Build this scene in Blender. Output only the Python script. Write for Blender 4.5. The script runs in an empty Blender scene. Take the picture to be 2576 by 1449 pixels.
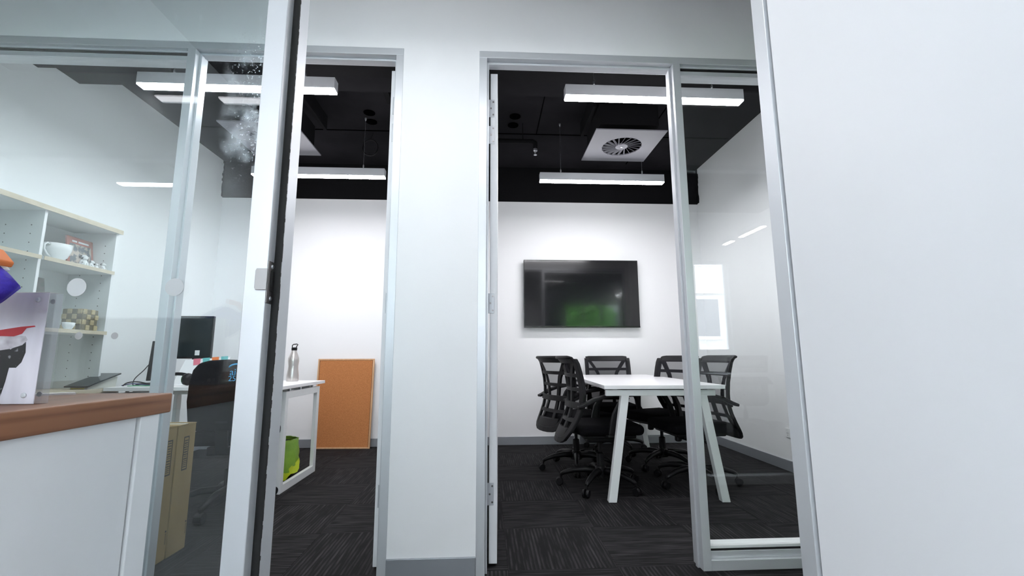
import bpy, bmesh, math, random
from mathutils import Vector, Matrix
random.seed(7)
S = bpy.context.scene
C = S.collection
PI = math.pi

# ------------------------------------------------------------------ camera
PITCH, YAW, ROLL, FPX, CAMH = 0.150137592, 0.0546580583, -0.00343962744, 1146.013, 0.95
fwd = Vector((math.sin(YAW)*math.cos(PITCH), math.cos(YAW)*math.cos(PITCH), math.sin(PITCH)))
rt = Vector((math.cos(YAW), -math.sin(YAW), 0)); upv = rt.cross(fwd)
r2 = math.cos(ROLL)*rt + math.sin(ROLL)*upv
u2 = -math.sin(ROLL)*rt + math.cos(ROLL)*upv
cam = bpy.data.cameras.new('camera'); camo = bpy.data.objects.new('camera', cam); C.objects.link(camo)
cam.sensor_fit = 'HORIZONTAL'; cam.sensor_width = 36.0; cam.lens = FPX/2576*36.0; cam.clip_start = 0.02; cam.clip_end = 200
camo.matrix_world = Matrix(((r2.x, u2.x, -fwd.x, 0), (r2.y, u2.y, -fwd.y, 0), (r2.z, u2.z, -fwd.z, CAMH), (0, 0, 0, 1)))
S.camera = camo

# ------------------------------------------------------------------ world, exposure
LAMP = 62.0          # pendant lamp diffuser emission
SKY = 15.5           # overcast daylight
S.view_settings.view_transform = 'Standard'; S.view_settings.look = 'None'
S.view_settings.gamma = 1.0; S.view_settings.exposure = 0.68; S.view_settings.use_curve_mapping = False
w = bpy.data.worlds.new('world'); S.world = w; w.use_nodes = True
bg = w.node_tree.nodes['Background']; bg.inputs[0].default_value = (0.77, 0.875, 1.0, 1); bg.inputs[1].default_value = SKY

# ------------------------------------------------------------------ materials
M = {}
def mat(name, col, rough=0.5, metal=0.0, spec=0.5, noise=None, bump=None, emit=None, coat=0.0):
    m = bpy.data.materials.new(name); m.use_nodes = True
    nt = m.node_tree; b = nt.nodes['Principled BSDF']
    b.inputs['Base Color'].default_value = (*col, 1); b.inputs['Roughness'].default_value = rough
    b.inputs['Metallic'].default_value = metal; b.inputs['Specular IOR Level'].default_value = spec
    b.inputs['Coat Weight'].default_value = coat
    if emit: b.inputs['Emission Color'].default_value = (*emit[0], 1); b.inputs['Emission Strength'].default_value = emit[1]
    if noise or bump:
        tc = nt.nodes.new('ShaderNodeTexCoord')
    if noise:   # (scale xyz, col2, detail)
        mp = nt.nodes.new('ShaderNodeMapping'); mp.inputs['Scale'].default_value = noise[0]
        n = nt.nodes.new('ShaderNodeTexNoise'); n.inputs['Scale'].default_value = 1.0; n.inputs['Detail'].default_value = noise[2]
        r = nt.nodes.new('ShaderNodeValToRGB'); r.color_ramp.elements[0].position = noise[3] if len(noise) > 3 else .35
        r.color_ramp.elements[1].position = noise[4] if len(noise) > 4 else .65
        r.color_ramp.elements[0].color = (*col, 1); r.color_ramp.elements[1].color = (*noise[1], 1)
        nt.links.new(tc.outputs['Object'], mp.inputs[0]); nt.links.new(mp.outputs[0], n.inputs['Vector'])
        nt.links.new(n.outputs['Fac'], r.inputs[0]); nt.links.new(r.outputs[0], b.inputs['Base Color'])
    if bump:    # (scale, strength)
        n2 = nt.nodes.new('ShaderNodeTexNoise'); n2.inputs['Scale'].default_value = bump[0]; n2.inputs['Detail'].default_value = 3
        bp = nt.nodes.new('ShaderNodeBump'); bp.inputs['Strength'].default_value = bump[1]; bp.inputs['Distance'].default_value = 0.003
        nt.links.new(tc.outputs['Object'], n2.inputs['Vector']); nt.links.new(n2.outputs['Fac'], bp.inputs['Height'])
        nt.links.new(bp.outputs[0], b.inputs['Normal'])
    M[name] = m
    return m
mat('wall_white', (.89, .895, .90), .6, bump=(260, .06))
mat('ceiling_black', (.0065, .0065, .008), .85, noise=((1.3, 1.3, 1.3), (.0155, .015, .0175), 8, .4, .62), bump=(18, .5), spec=.12)
mat('paint_black', (.006, .006, .007), .8, bump=(60, .3), spec=.12)
mat('dark_hole', (.0012, .0012, .0015), .95, spec=.0)
mat('aluminium', (.64, .66, .685), .42, metal=.40)
mat('alu_skirting', (.36, .38, .41), .42, metal=.45)
mat('gasket', (.006, .006, .006), .8)
mat('white_lam', (.84, .85, .86), .35)
mat('white_door', (.80, .81, .83), .45)
mat('white_powder', (.80, .82, .82), .4)
mat('table_white', (.88, .88, .89), .28)
mat('carcass', (.72, .76, .76), .5)
mat('edge_beige', (.60, .53, .40), .5, noise=((3, 14, 40), (.52, .45, .33), 3))
mat('black_plastic', (.005, .005, .006), .45, spec=.3)
mat('charcoal_plastic', (.008, .008, .009), .5, spec=.3)
mat('black_fabric', (.004, .004, .005), .9, bump=(700, .25), spec=.1)
mat('grey_fabric', (.007, .007, .008), .9, bump=(500, .3), spec=.15)
mat('screen', (.003, .003, .004), .10, coat=.4)
mat('bezel', (.008, .008, .009), .22)
mat('steel', (.62, .60, .58), .30, metal=1.0, noise=((60, 60, 1.5), (.54, .52, .50), 2))
mat('dark_steel', (.16, .15, .15), .32, metal=.9)
mat('strike_grey', (.34, .33, .33), .45, metal=.6)
mat('zinc', (.55, .57, .60), .3, metal=.9)
mat('cork', (.56, .225, .075), .9, noise=((170, 170, 170), (.43, .16, .05), 3), bump=(240, .4))
mat('pine', (.66, .40, .22), .5, noise=((30, 30, 4), (.58, .33, .17), 3))
mat('cardboard', (.29, .205, .085), .8, noise=((5, 5, 3), (.25, .18, .075), 2))
mat('print_black', (.035, .03, .025), .8)
mat('bag_green', (.30, .52, .06), .35, noise=((9, 9, 9), (.20, .40, .035), 3), bump=(24, .9))
mat('bag_yellow', (.55, .66, .02), .4, bump=(30, .8))
mat('ceramic', (.80, .82, .82), .2)
mat('book_red', (.40, .12, .09), .5)
mat('book_print', (.50, .42, .36), .5, noise=((26, 26, 26), (.12, .14, .16), 2, .45, .55))
mat('spot_black', (.02, .02, .02), .5)
mat('wicker_dark', (.16, .13, .06), .8, noise=((60, 60, 240), (.08, .07, .035), 2))
mat('wicker_light', (.44, .37, .20), .8, noise=((40, 40, 160), (.34, .27, .13), 2))
mat('photo_dark', (.03, .05, .045), .4, noise=((30, 30, 30), (.10, .08, .09), 3))
mat('tablet', (.012, .02, .022), .15)
mat('pale_plastic', (.55, .55, .50), .4)
mat('yellow', (.65, .52, .05), .5)
mat('pink', (.70, .18, .24), .6)
mat('teal', (.12, .42, .42), .6)
mat('orange', (.75, .20, .05), .6)
mat('paper', (.85, .85, .86), .7)
mat('led_green', (.02, .35, .08), .5)
mat('cable_blue', (.02, .05, .16), .5)
mat('cable_green', (.10, .40, .22), .5)
mat('text_blue', (.05, .42, .80), .6)
mat('backdrop', (.62, .60, .66), .5, noise=((22, 3, 5), (.42, .40, .46), 3))
mat('cap_red', (.42, .008, .02), .45)
mat('skin_grey', (.34, .31, .35), .6, noise=((60, 60, 60), (.62, .60, .64), 2))
mat('coat_black', (.006, .006, .008), .5, noise=((120, 120, 120), (.20, .20, .22), 1, .66, .72))
mat('violet', (.045, .022, .42), .7, noise=((30, 60, 120), (.03, .012, .27), 3), bump=(160, .8))
mat('sticker', (.50, .52, .53), .7)
mat('leaf', (.06, .22, .03), .6, noise=((6, 6, 6), (.18, .42, .07), 3))
mat('bark', (.08, .05, .03), .9)
mat('stone', (.55, .53, .48), .8, noise=((2, 2, 2), (.48, .46, .42), 3))
mat('ground', (.2, .2, .2), .9)
mat('far_pane', (.05, .06, .07), .1)
mat('lamp_glow', (.9, .9, .9), .4, emit=((.975, .96, 1.0), LAMP))
mat('lamp_dim', (.9, .9, .9), .4, emit=((.975, .96, 1.0), 4.5))
mat('rear_fill', (.9, .9, .9), .4, emit=((.95, .97, 1.0), 74.0))
mat('lamp_mid', (.9, .9, .9), .4, emit=((.96, .975, 1.0), 42.0))
mat('vent_grey', (.20, .20, .225), .55)
mat('hinge_grey', (.50, .52, .55), .4, metal=.2)

def glass(name, tint, haze=0.0):
    m = bpy.data.materials.new(name); m.use_nodes = True; nt = m.node_tree; nt.nodes.clear()
    out = nt.nodes.new('ShaderNodeOutputMaterial'); mx = nt.nodes.new('ShaderNodeMixShader')
    tr = nt.nodes.new('ShaderNodeBsdfTransparent'); tr.inputs[0].default_value = (*tint, 1)
    gl = nt.nodes.new('ShaderNodeBsdfGlossy'); gl.inputs['Roughness'].default_value = 0.0; gl.inputs['Color'].default_value = (1, 1, 1, 1)
    lw = nt.nodes.new('ShaderNodeLayerWeight'); lw.inputs[0].default_value = .5
    pw = nt.nodes.new('ShaderNodeMath'); pw.operation = 'POWER'; pw.inputs[1].default_value = 5
    ma = nt.nodes.new('ShaderNodeMath'); ma.operation = 'MULTIPLY_ADD'; ma.inputs[1].default_value = .955; ma.inputs[2].default_value = .045
    nt.links.new(lw.outputs['Facing'], pw.inputs[0]); nt.links.new(pw.outputs[0], ma.inputs[0])
    nt.links.new(ma.outputs[0], mx.inputs[0]); nt.links.new(tr.outputs[0], mx.inputs[1]); nt.links.new(gl.outputs[0], mx.inputs[2])
    last = mx
    if haze:   # smeared handling marks and dried specks next to the frame
        tc = nt.nodes.new('ShaderNodeTexCoord'); sx = nt.nodes.new('ShaderNodeSeparateXYZ')
        nt.links.new(tc.outputs['Object'], sx.inputs[0])
        def rng(sock, a, b, c, d):
            r = nt.nodes.new('ShaderNodeMapRange'); r.inputs[1].default_value = a; r.inputs[2].default_value = b
            r.inputs[3].default_value = c; r.inputs[4].default_value = d; nt.links.new(sock, r.inputs[0]); return r.outputs[0]
        def mul(a, b):
            k = nt.nodes.new('ShaderNodeMath'); k.operation = 'MULTIPLY'; nt.links.new(a, k.inputs[0]); nt.links.new(b, k.inputs[1]); return k.outputs[0]
        near = rng(sx.outputs['X'], -.53, -.455, 0, 1); lo = rng(sx.outputs['Z'], 1.26, 1.36, 0, 1); hi = rng(sx.outputs['Z'], 1.62, 1.54, 0, 1)
        n1 = nt.nodes.new('ShaderNodeTexNoise'); n1.inputs['Scale'].default_value = 26; n1.inputs['Detail'].default_value = 5
        n2 = nt.nodes.new('ShaderNodeTexNoise'); n2.inputs['Scale'].default_value = 190; n2.inputs['Detail'].default_value = 2
        nt.links.new(tc.outputs['Object'], n1.inputs['Vector']); nt.links.new(tc.outputs['Object'], n2.inputs['Vector'])
        f1 = rng(n1.outputs['Fac'], .5, .68, 0, .5); f2 = rng(n2.outputs['Fac'], .62, .72, 0, .7)
        ad = nt.nodes.new('ShaderNodeMath'); ad.operation = 'ADD'; nt.links.new(f1, ad.inputs[0]); nt.links.new(f2, ad.inputs[1])
        k = mul(mul(ad.outputs[0], near), mul(lo, hi))
        df = nt.nodes.new('ShaderNodeBsdfDiffuse'); df.inputs[0].default_value = (.8, .85, .9, 1)
        m2 = nt.nodes.new('ShaderNodeMixShader'); nt.links.new(k, m2.inputs[0]); nt.links.new(mx.outputs[0], m2.inputs[1]); nt.links.new(df.outputs[0], m2.inputs[2])
        last = m2
    nt.links.new(last.outputs[0], out.inputs[0])
    M[name] = m
glass('glass', (.955, .975, .97))
glass('glass_near', (.912, .958, .965), haze=1)
glass('glass_clear', (.985, .985, .985))
glass('acrylic', (.95, .955, .97))
nt_ = M['acrylic'].node_tree; mo_ = nt_.nodes['Material Output']; prev_ = mo_.inputs[0].links[0].from_socket
df_ = nt_.nodes.new('ShaderNodeBsdfDiffuse'); df_.inputs[0].default_value = (.80, .79, .86, 1); m3_ = nt_.nodes.new('ShaderNodeMixShader'); m3_.inputs[0].default_value = .12  # milky diffuse mixed in, stands in for reflections that whiten the clear plate
nt_.links.new(prev_, m3_.inputs[1]); nt_.links.new(df_.outputs[0], m3_.inputs[2]); nt_.links.new(m3_.outputs[0], mo_.inputs[0])
def meshmat():
    m = bpy.data.materials.new('mesh_fabric'); m.use_nodes = True; nt = m.node_tree; nt.nodes.clear()
    out = nt.nodes.new('ShaderNodeOutputMaterial'); mx = nt.nodes.new('ShaderNodeMixShader')
    tr = nt.nodes.new('ShaderNodeBsdfTransparent'); df = nt.nodes.new('ShaderNodeBsdfDiffuse'); df.inputs[0].default_value = (.03, .03, .035, 1)
    mx.inputs[0].default_value = .56
    nt.links.new(tr.outputs[0], mx.inputs[1]); nt.links.new(df.outputs[0], mx.inputs[2]); nt.links.new(mx.outputs[0], out.inputs[0])
    M['mesh_fabric'] = m
meshmat()
def striped(name, c1, c2, axis, freq, stretch, rough=.9, bumpk=.5):
    """fine lines across one local axis, broken up by noise drawn out along the lines"""
    m = bpy.data.materials.new(name); m.use_nodes = True; nt = m.node_tree; b = nt.nodes['Principled BSDF']
    b.inputs['Roughness'].default_value = rough; b.inputs['Specular IOR Level'].default_value = .25
    tc = nt.nodes.new('ShaderNodeTexCoord'); wv = nt.nodes.new('ShaderNodeTexWave'); wv.bands_direction = axis
    wv.inputs['Scale'].default_value = freq; wv.inputs['Distortion'].default_value = .6; wv.inputs['Detail'].default_value = 1
    mp = nt.nodes.new('ShaderNodeMapping'); mp.inputs['Scale'].default_value = stretch
    n = nt.nodes.new('ShaderNodeTexNoise'); n.inputs['Scale'].default_value = 1; n.inputs['Detail'].default_value = 4
    oi = nt.nodes.new('ShaderNodeObjectInfo')
    va = nt.nodes.new('ShaderNodeVectorMath'); va.operation = 'ADD'
    nt.links.new(tc.outputs['Object'], va.inputs[0]); nt.links.new(oi.outputs['Random'], va.inputs[1])
    nt.links.new(tc.outputs['Object'], wv.inputs['Vector']); nt.links.new(va.outputs[0], mp.inputs[0]); nt.links.new(mp.outputs[0], n.inputs['Vector'])
    mu = nt.nodes.new('ShaderNodeMath'); mu.operation = 'MULTIPLY'
    mr = nt.nodes.new('ShaderNodeMapRange'); mr.inputs[1].default_value = .40; mr.inputs[2].default_value = .70
    nt.links.new(n.outputs['Fac'], mr.inputs[0]); nt.links.new(wv.outputs['Fac'], mu.inputs[0]); nt.links.new(mr.outputs[0], mu.inputs[1])
    r = nt.nodes.new('ShaderNodeMix'); r.data_type = 'RGBA'; r.inputs[6].default_value = (*c1, 1); r.inputs[7].default_value = (*c2, 1)
    nt.links.new(mu.outputs[0], r.inputs[0]); nt.links.new(r.outputs[2], b.inputs['Base Color'])
    bp = nt.nodes.new('ShaderNodeBump'); bp.inputs['Strength'].default_value = bumpk; bp.inputs['Distance'].default_value = .002
    nt.links.new(mu.outputs[0], bp.inputs['Height']); nt.links.new(bp.outputs[0], b.inputs['Normal'])
    M[name] = m
striped('carpet', (.0034, .0033, .0038), (.044, .042, .045), 'X', 17.0, (55, 5, 5))
striped('walnut', (.30, .135, .070), (.15, .062, .032), 'Z', 22.0, (18, 2.2, 60), rough=.45, bumpk=.05)

# ------------------------------------------------------------------ mesh helpers
class MB:
    def __init__(s): s.v = []; s.f = []
    def box(s, x0, y0, z0, x1, y1, z1):
        return s.obox(Vector(((x0+x1)/2, (y0+y1)/2, (z0+z1)/2)), (Vector((1, 0, 0)), Vector((0, 1, 0)), Vector((0, 0, 1))), (abs(x1-x0)/2, abs(y1-y0)/2, abs(z1-z0)/2))
    def obox(s, c, ax, h):
        n = len(s.v); c = Vector(c)
        for i in (-1, 1):
            for j in (-1, 1):
                for k in (-1, 1): s.v.append(c + ax[0]*h[0]*i + ax[1]*h[1]*j + ax[2]*h[2]*k)
        for q in ((0, 1, 3, 2), (4, 6, 7, 5), (0, 4, 5, 1), (2, 3, 7, 6), (0, 2, 6, 4), (1, 5, 7, 3)): s.f.append([n+t for t in q])
        return s
    def bar(s, p, q, wd, hd, up=(0, 0, 1)):
        p = Vector(p); q = Vector(q); d = (q-p); L = d.length; d.normalize()
        a = d.cross(Vector(up)).normalized(); b = a.cross(d).normalized()
        return s.obox((p+q)/2, (d, a, b), (L/2, wd/2, hd/2))
    def tube(s, pts, r, seg=10, closed=False):
        pts = [Vector(p) for p in pts]; n0 = len(s.v); N = len(pts)
        rr = r if isinstance(r, (list, tuple)) else [r]*N
        ref = None
        for i, p in enumerate(pts):
            t = (pts[(i+1) % N]-pts[i-1]) if closed else (pts[min(i+1, N-1)]-pts[max(i-1, 0)])
            t.normalize()
            if ref is None: ref = Vector((0, 0, 1)) if abs(t.z) < .9 else Vector((1, 0, 0))
            a = (ref - t*ref.dot(t)).normalized(); ref = a; b = t.cross(a)
            for k in range(seg):
                an = 2*PI*k/seg; s.v.append(p + (a*math.cos(an)+b*math.sin(an))*rr[i])
        for i in range(N if closed else N-1):
            for k in range(seg):
                i2 = (i+1) % N
                s.f.append([n0+i*seg+k, n0+i*seg+(k+1) % seg, n0+i2*seg+(k+1) % seg, n0+i2*seg+k])
        if not closed:
            s.f.append([n0+k for k in reversed(range(seg))]); s.f.append([n0+(N-1)*seg+k for k in range(seg)])
        return s
    def lathe(s, prof, c=(0, 0, 0), seg=28, axis='z'):
        c = Vector(c); n0 = len(s.v); N = len(prof)
        for (r, z) in prof:
            r = max(r, .0004)
            for k in range(seg):
                an = 2*PI*k/seg; x, y = r*math.cos(an), r*math.sin(an)
                s.v.append(c + (Vector((x, y, z)) if axis == 'z' else Vector((z, x, y)) if axis == 'x' else Vector((y, z, x))))
        for i in range(N-1):
            for k in range(seg):
                s.f.append([n0+i*seg+k, n0+i*seg+(k+1) % seg, n0+(i+1)*seg+(k+1) % seg, n0+(i+1)*seg+k])
        s.f.append([n0+k for k in reversed(range(seg))]); s.f.append([n0+(N-1)*seg+k for k in range(seg)])
        return s
    def prism(s, poly, fn, t0, t1):
        """poly of (u,v); fn(u,v,t) -> point"""
        n = len(s.v); k = len(poly)
        for t in (t0, t1):
            for (u, v) in poly: s.v.append(Vector(fn(u, v, t)))
        s.f.append([n+i for i in reversed(range(k))]); s.f.append([n+k+i for i in range(k)])
        for i in range(k): s.f.append([n+i, n+(i+1) % k, n+k+(i+1) % k, n+k+i])
        return s
    def ribbon(s, path, wd, th, fn):
        """flat strip that follows path (u,v) on the surface fn(u,v,offset)"""
        n0 = len(s.v); N = len(path)
        ww = wd if isinstance(wd, (list, tuple)) else [wd]*N
        for i, p in enumerate(path):
            a = path[max(i-1, 0)]; b = path[min(i+1, N-1)]
            t = Vector((b[0]-a[0], b[1]-a[1])).normalized(); nn = Vector((-t.y, t.x))*ww[i]/2
            for (sg, o) in ((1, th/2), (-1, th/2), (-1, -th/2), (1, -th/2)):
                s.v.append(Vector(fn(p[0]+nn.x*sg, p[1]+nn.y*sg, o)))
        for i in range(N-1):
            for k in range(4): s.f.append([n0+i*4+k, n0+i*4+(k+1) % 4, n0+(i+1)*4+(k+1) % 4, n0+(i+1)*4+k])
        s.f.append([n0+3, n0+2, n0+1, n0]); e = n0+(N-1)*4; s.f.append([e, e+1, e+2, e+3])
        return s
    def mesh(s, name, m, smooth=False):
        me = bpy.data.meshes.new(name); me.from_pydata([tuple(v) for v in s.v], [], s.f)
        bm = bmesh.new(); bm.from_mesh(me); bmesh.ops.recalc_face_normals(bm, faces=bm.faces); bm.to_mesh(me); bm.free()
        me.materials.append(M[m])
        if smooth:
            for p in me.polygons: p.use_smooth = True
        return me
    def build(s, name, m, parent=None, smooth=False, bevel=0, seg=2, label=None, subd=0):
        o = bpy.data.objects.new(name, s.mesh(name, m, smooth)); C.objects.link(o)
        if parent: o.parent = parent
        if subd:
            k = o.modifiers.new('s', 'SUBSURF'); k.levels = subd; k.render_levels = subd
        if bevel:
            k = o.modifiers.new('b', 'BEVEL'); k.width = bevel; k.segments = seg; k.limit_method = 'ANGLE'; k.angle_limit = .6
            if smooth or seg > 2:
                for p in o.data.polygons: p.use_smooth = True
        if label: o['label'] = label
        return o
def B(*a): return MB().box(*a)
def tag(o, label, cat, group=None):
    o['label'] = label; o['category'] = cat
    if group: o['group'] = group
    return o
def thing(name, label, cat, loc=(0, 0, 0), rz=0, group=None):
    o = bpy.data.objects.new(name, None); C.objects.link(o); o.location = loc; o.rotation_euler = (0, 0, rz); o.empty_display_size = .1
    return tag(o, label, cat, group)
def struct(o, label=None):
    o['kind'] = 'structure'
    if label: o['label'] = label
    return o
def sroot(name, label):
    o = bpy.data.objects.new(name, None); C.objects.link(o); o.empty_display_size = .1
    return struct(o, label)
def copy_tree(o, parent=None):
    c = o.copy(); C.objects.link(c); c.parent = parent
    for ch in list(o.children): copy_tree(ch, c)
    return c
def text(s, size, name, m, parent, loc, rot, depth=.0006):
    cu = bpy.data.curves.new(name, 'FONT'); cu.body = s; cu.size = size; cu.extrude = depth; cu.align_x = 'CENTER'
    t = bpy.data.objects.new(name, cu); C.objects.link(t)
    me = bpy.data.meshes.new_from_object(t.evaluated_get(bpy.context.evaluated_depsgraph_get())); me.materials.clear(); me.materials.append(M[m])
    bpy.data.objects.remove(t); o = bpy.data.objects.new(name, me); C.objects.link(o); o.parent = parent; o.location = loc; o.rotation_euler = rot
    return o

# ------------------------------------------------------------------ main planes (metres)
YO0, YO1 = 2.151, 2.251        # partition across the corridor
YN0, YN1 = .83, .90            # partition the camera looks through
YB = 5.17                      # back wall of the two far offices
XL, XR = -3.03, 2.53           # their side walls
ZC = 3.19                      # black slab
ZH0, ZH1 = 2.478, 2.516        # frame header
NX0, NX1, NY = -3.75, 4.3, -2.35   # extent of the rooms on the camera side

# ------------------------------------------------------------------ floor with loose-laid carpet tiles
fl = struct(B(NX0-.2, NY-.2, -.12, NX1+.2, YB+.2, -.007).build('floor', 'carpet'), 'charcoal striped carpet floor')
tile = B(-.2492, -.2492, -.006, .2492, .2492, 0).mesh('carpet_tile', 'carpet')
for i in range(-7, 5):
    for j in range(-1, 6):
        o = bpy.data.objects.new('carpet_tile', tile); C.objects.link(o); o.parent = fl
        o.location = (.60+.5*i+.25, 2.215+.5*j+.25, 0)
        o.rotation_euler = (0, 0, 0 if (i+j) % 2 else PI/2)
# tile (i=-1,j=0) carries lines running away from the camera

# ------------------------------------------------------------------ shell
struct(B(NX0-.2, NY-.2, ZC, NX1+.2, YB+.2, ZC+.15).build('ceiling', 'ceiling_black'), 'black painted concrete slab ceiling')
cl = bpy.data.objects['ceiling']
def seam(x0, y0, x1, y1, wd=.012):
    MB().bar((x0, y0, ZC-.002), (x1, y1, ZC-.002), wd, .006).build('slab_joint', 'dark_hole', cl)
for y in (4.33,): seam(-2.98, y, -.3, y); seam(-.18, y, 2.5, y)
seam(.49, 3.3, .49, 4.33, .007); seam(1.62, 3.3, 1.62, 5.0, .008)
for (x, y) in ((.253, 3.99), (.243, 4.155), (-1.098, 3.99), (-1.118, 4.155)):
    MB().lathe([(.052, -.004), (.052, .004)], (x, y, ZC-.002), 24).build('core_hole', 'dark_hole', cl)

wl = {}
struct(B(XL-.1, YB, 0, XR+.1, YB+.12, 2.765).build('wall_back', 'wall_white'), 'white wall behind both far offices')
struct(B(XL-.1, YB-.012, 2.765, XR+.1, YB+.12, ZC).build('trim_1', 'paint_black'), 'black painted beam above the back wall')
struct(B(XL-.1, YO1, 0, XL, YB, ZC).build('wall_left', 'wall_white'), 'white left wall of the far office')
for k, (a, b) in enumerate(((XL, -.29), (-.19, XR))):
    struct(B(a, YO1, 2.888, b, 2.98, ZC).build('trim_%d' % (4+2*k), 'paint_black'), 'black boxed duct above the doorway')
    struct(B(a, 2.98, 2.965, b, 3.285, ZC).build('trim_%d' % (5+2*k), 'ceiling_black'), 'shallow black boxed duct behind the first one')
struct(B(XR, YO1, 0, XR+.1, YB, ZC).build('wall_right', 'wall_white'), 'white right wall of the meeting room')
struct(B(-.29, YO1, 0, -.19, YB, ZC).build('wall_middle', 'wall_white'), 'white partition between the two far offices')
# rough black paint edge where the beam meets the side walls
bm_ = MB()
for k in range(14):
    z = 2.77+k*.03; bm_.box(XR-.002, YB-.05-.02*random.random(), z, XR, YB-.011, z+.03)
    z = 2.77+k*.03; bm_.box(XL, YB-.03-.02*random.random(), z, XL+.002, YB-.011, z+.03)
struct(bm_.build('trim_3', 'paint_black'), 'ragged black paint edge in the wall corners')

# partition across the corridor
pf = MB()
pf.box(NX0-.1, YO0+.002, ZH1, NX1+.1, YO1-.002, ZC)
pf.box(-.432, YO0+.002, 0, -.046, YO1-.002, ZH1)
pf.box(NX0-.1, YO0+.002, 0, -3.0, YO1-.002, ZH1)
pf.box(2.46, YO0+.002, 0, NX1+.1, YO1-.002, ZH1)
struct(pf.build('wall_front', 'wall_white'), 'white corridor wall with a narrow pier between two doorways')
def skirting(name, *a): struct(B(*a).build(name, 'alu_skirting', bevel=.002), 'grey metal skirting')
skirting('baseboard_pier', -.432, YO0-.008, 0, -.046, YO0+.002, .087)
skirting('baseboard_back_left', XL, YB-.012, 0, -.29, YB, .087)
skirting('baseboard_back_right', -.19, YB-.012, 0, XR, YB, .087)
skirting('baseboard_right', XR-.012, YO1, 0, XR, YB-.012, .087)
skirting('baseboard_left', XL, YO1, 0, XL+.012, YB-.012, .087)

def frame_set(name, label, xs0, xs1, xm0, xm1, xj0, xj1, gl_side, y0, y1):
    """aluminium suite: a sidelight pane and a doorway under one header; gl_side -1 = pane on the left"""
    r = sroot(name, label)
    a, b = min(xs0, xs1, xj0), max(xs0, xs1, xj1)
    B(a, y0, ZH0, b, y1, ZH1).build('header', 'aluminium', r, bevel=.0015)
    B(xm0, y0, 0, xm1, y1, ZH0).build('mullion', 'aluminium', r, bevel=.0015)
    B(xj0, y0, 0, xj1, y1, ZH0).build('jamb', 'aluminium', r, bevel=.0015)
    # door stops on the doorway side
    d0, d1 = (xm1, xj0) if gl_side < 0 else (xj1, xm0)
    B(d0, y0+.035, ZH0-.012, d1, y0+.058, ZH0).build('door_stop', 'aluminium', r, bevel=.001)
    B(d0, y0+.062, ZH0-.008, d1, y0+.072, ZH0).build('door_stop', 'aluminium', r, bevel=.001)
    B(d0, y0+.035, 0, d0+.010, y0+.058, ZH0-.012).build('door_stop', 'aluminium', r, bevel=.001)
    B(d1-.010, y0+.035, 0, d1, y0+.058, ZH0-.012).build('door_stop', 'aluminium', r, bevel=.001)
    # glazing
    e = xs0 if gl_side < 0 else xs1
    g0, g1 = (xs0, xm0) if gl_side < 0 else (xm1, xs1)
    e0, e1 = (e, e+.039) if gl_side < 0 else (e-.039, e)
    B(e0, y0, 0, e1, y1, ZH0).build('jamb', 'aluminium', r, bevel=.0015)
    g0, g1 = (g0+.039, g1) if gl_side < 0 else (g0, g1-.039)
    B(g0, y0, 0, g1, y1, .044).build('sill', 'aluminium', r, bevel=.0015)
    B(g0, y0+.022, .044, g1, y1, .074).build('glazing_bead', 'aluminium', r, bevel=.001)
    B(g0, y0+.028, .074, g1, y0+.070, .082).build('glazing_gasket', 'gasket', r)
    B(g0, y0+.030, .082, g1, y1, .094).build('glazing_bead', 'white_powder', r, bevel=.001)
    B(g0, y0+.028, ZH0-.022, g1, y0+.070, ZH0-.010).build('glazing_gasket', 'gasket', r)
    B(g0, y0+.030, ZH0-.046, g1, y1, ZH0-.022).build('glazing_bead', 'aluminium', r, bevel=.001)
    B(g0, y0+.022, ZH0-.010, g1, y1, ZH0).build('glazing_bead', 'aluminium', r)
    return r, (g0, g1)
r1, g1 = frame_set('window_1', 'silver aluminium doorway and sidelight frame of the left far office', -2.99, -2.0, -1.496, -1.457, -.470, -.432, -1, YO0, YO1)
B(g1[0], 2.192, .09, g1[1], 2.202, ZH0-.03).build('glass_pane', 'glass', r1)
r2_, g2 = frame_set('window_2', 'silver aluminium doorway and sidelight frame of the meeting room', .5, 2.46, .971, 1.010, -.046, -.006, 1, YO0, YO1)
B(g2[0], 2.192, .09, g2[1], 2.202, ZH0-.03).build('glass_pane', 'glass', r2_)
# strike plates on the mullions
B(-1.457, 2.19, 1.02, -1.4545, 2.215, 1.12).build('strike_plate', 'zinc', r1)
B(.9685, 2.19, 1.02, .971, 2.215, 1.12).build('strike_plate', 'zinc', r2_)

def hinge(parent, x0, x1, y, z, m='hinge_grey'):
    h = B(x0, y-.0025, z-.05, x1, y, z+.05).build('hinge', m, parent, bevel=.001)
    for (dx, dz) in ((.8, .036), (.45, 0), (.8, -.036)):
        MB().lathe([(.0045, -.0015), (.0045, .0005)], (x0+(x1-x0)*dx, y-.003, z+dz), 10, 'y').build('screw', 'dark_steel', h)
def door(name, label, hx, hy, ang, sgn, hx0, hx1):
    d = sroot(name, label); d.location = (hx, hy, 0); d.rotation_euler = (0, 0, ang)
    # local: leaf runs along +y from the hinge edge, thickness along x
    B(0 if sgn > 0 else -.038, 0, .010, .038 if sgn > 0 else 0, .92, 2.462).build('leaf', 'white_door', d, bevel=.0015)
    for z in (2.26, 2.11, 1.215, .314): hinge(d, hx0, hx1, 0, z)
    return d
door('door_1', 'white flush door standing open inside the left far office', -.476, 2.262, math.radians(1.2), -1, -.026, 0)
door('door_2', 'white flush door standing open inside the meeting room', .012, 2.262, math.radians(-1.5), 1, -.012, .022)

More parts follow.
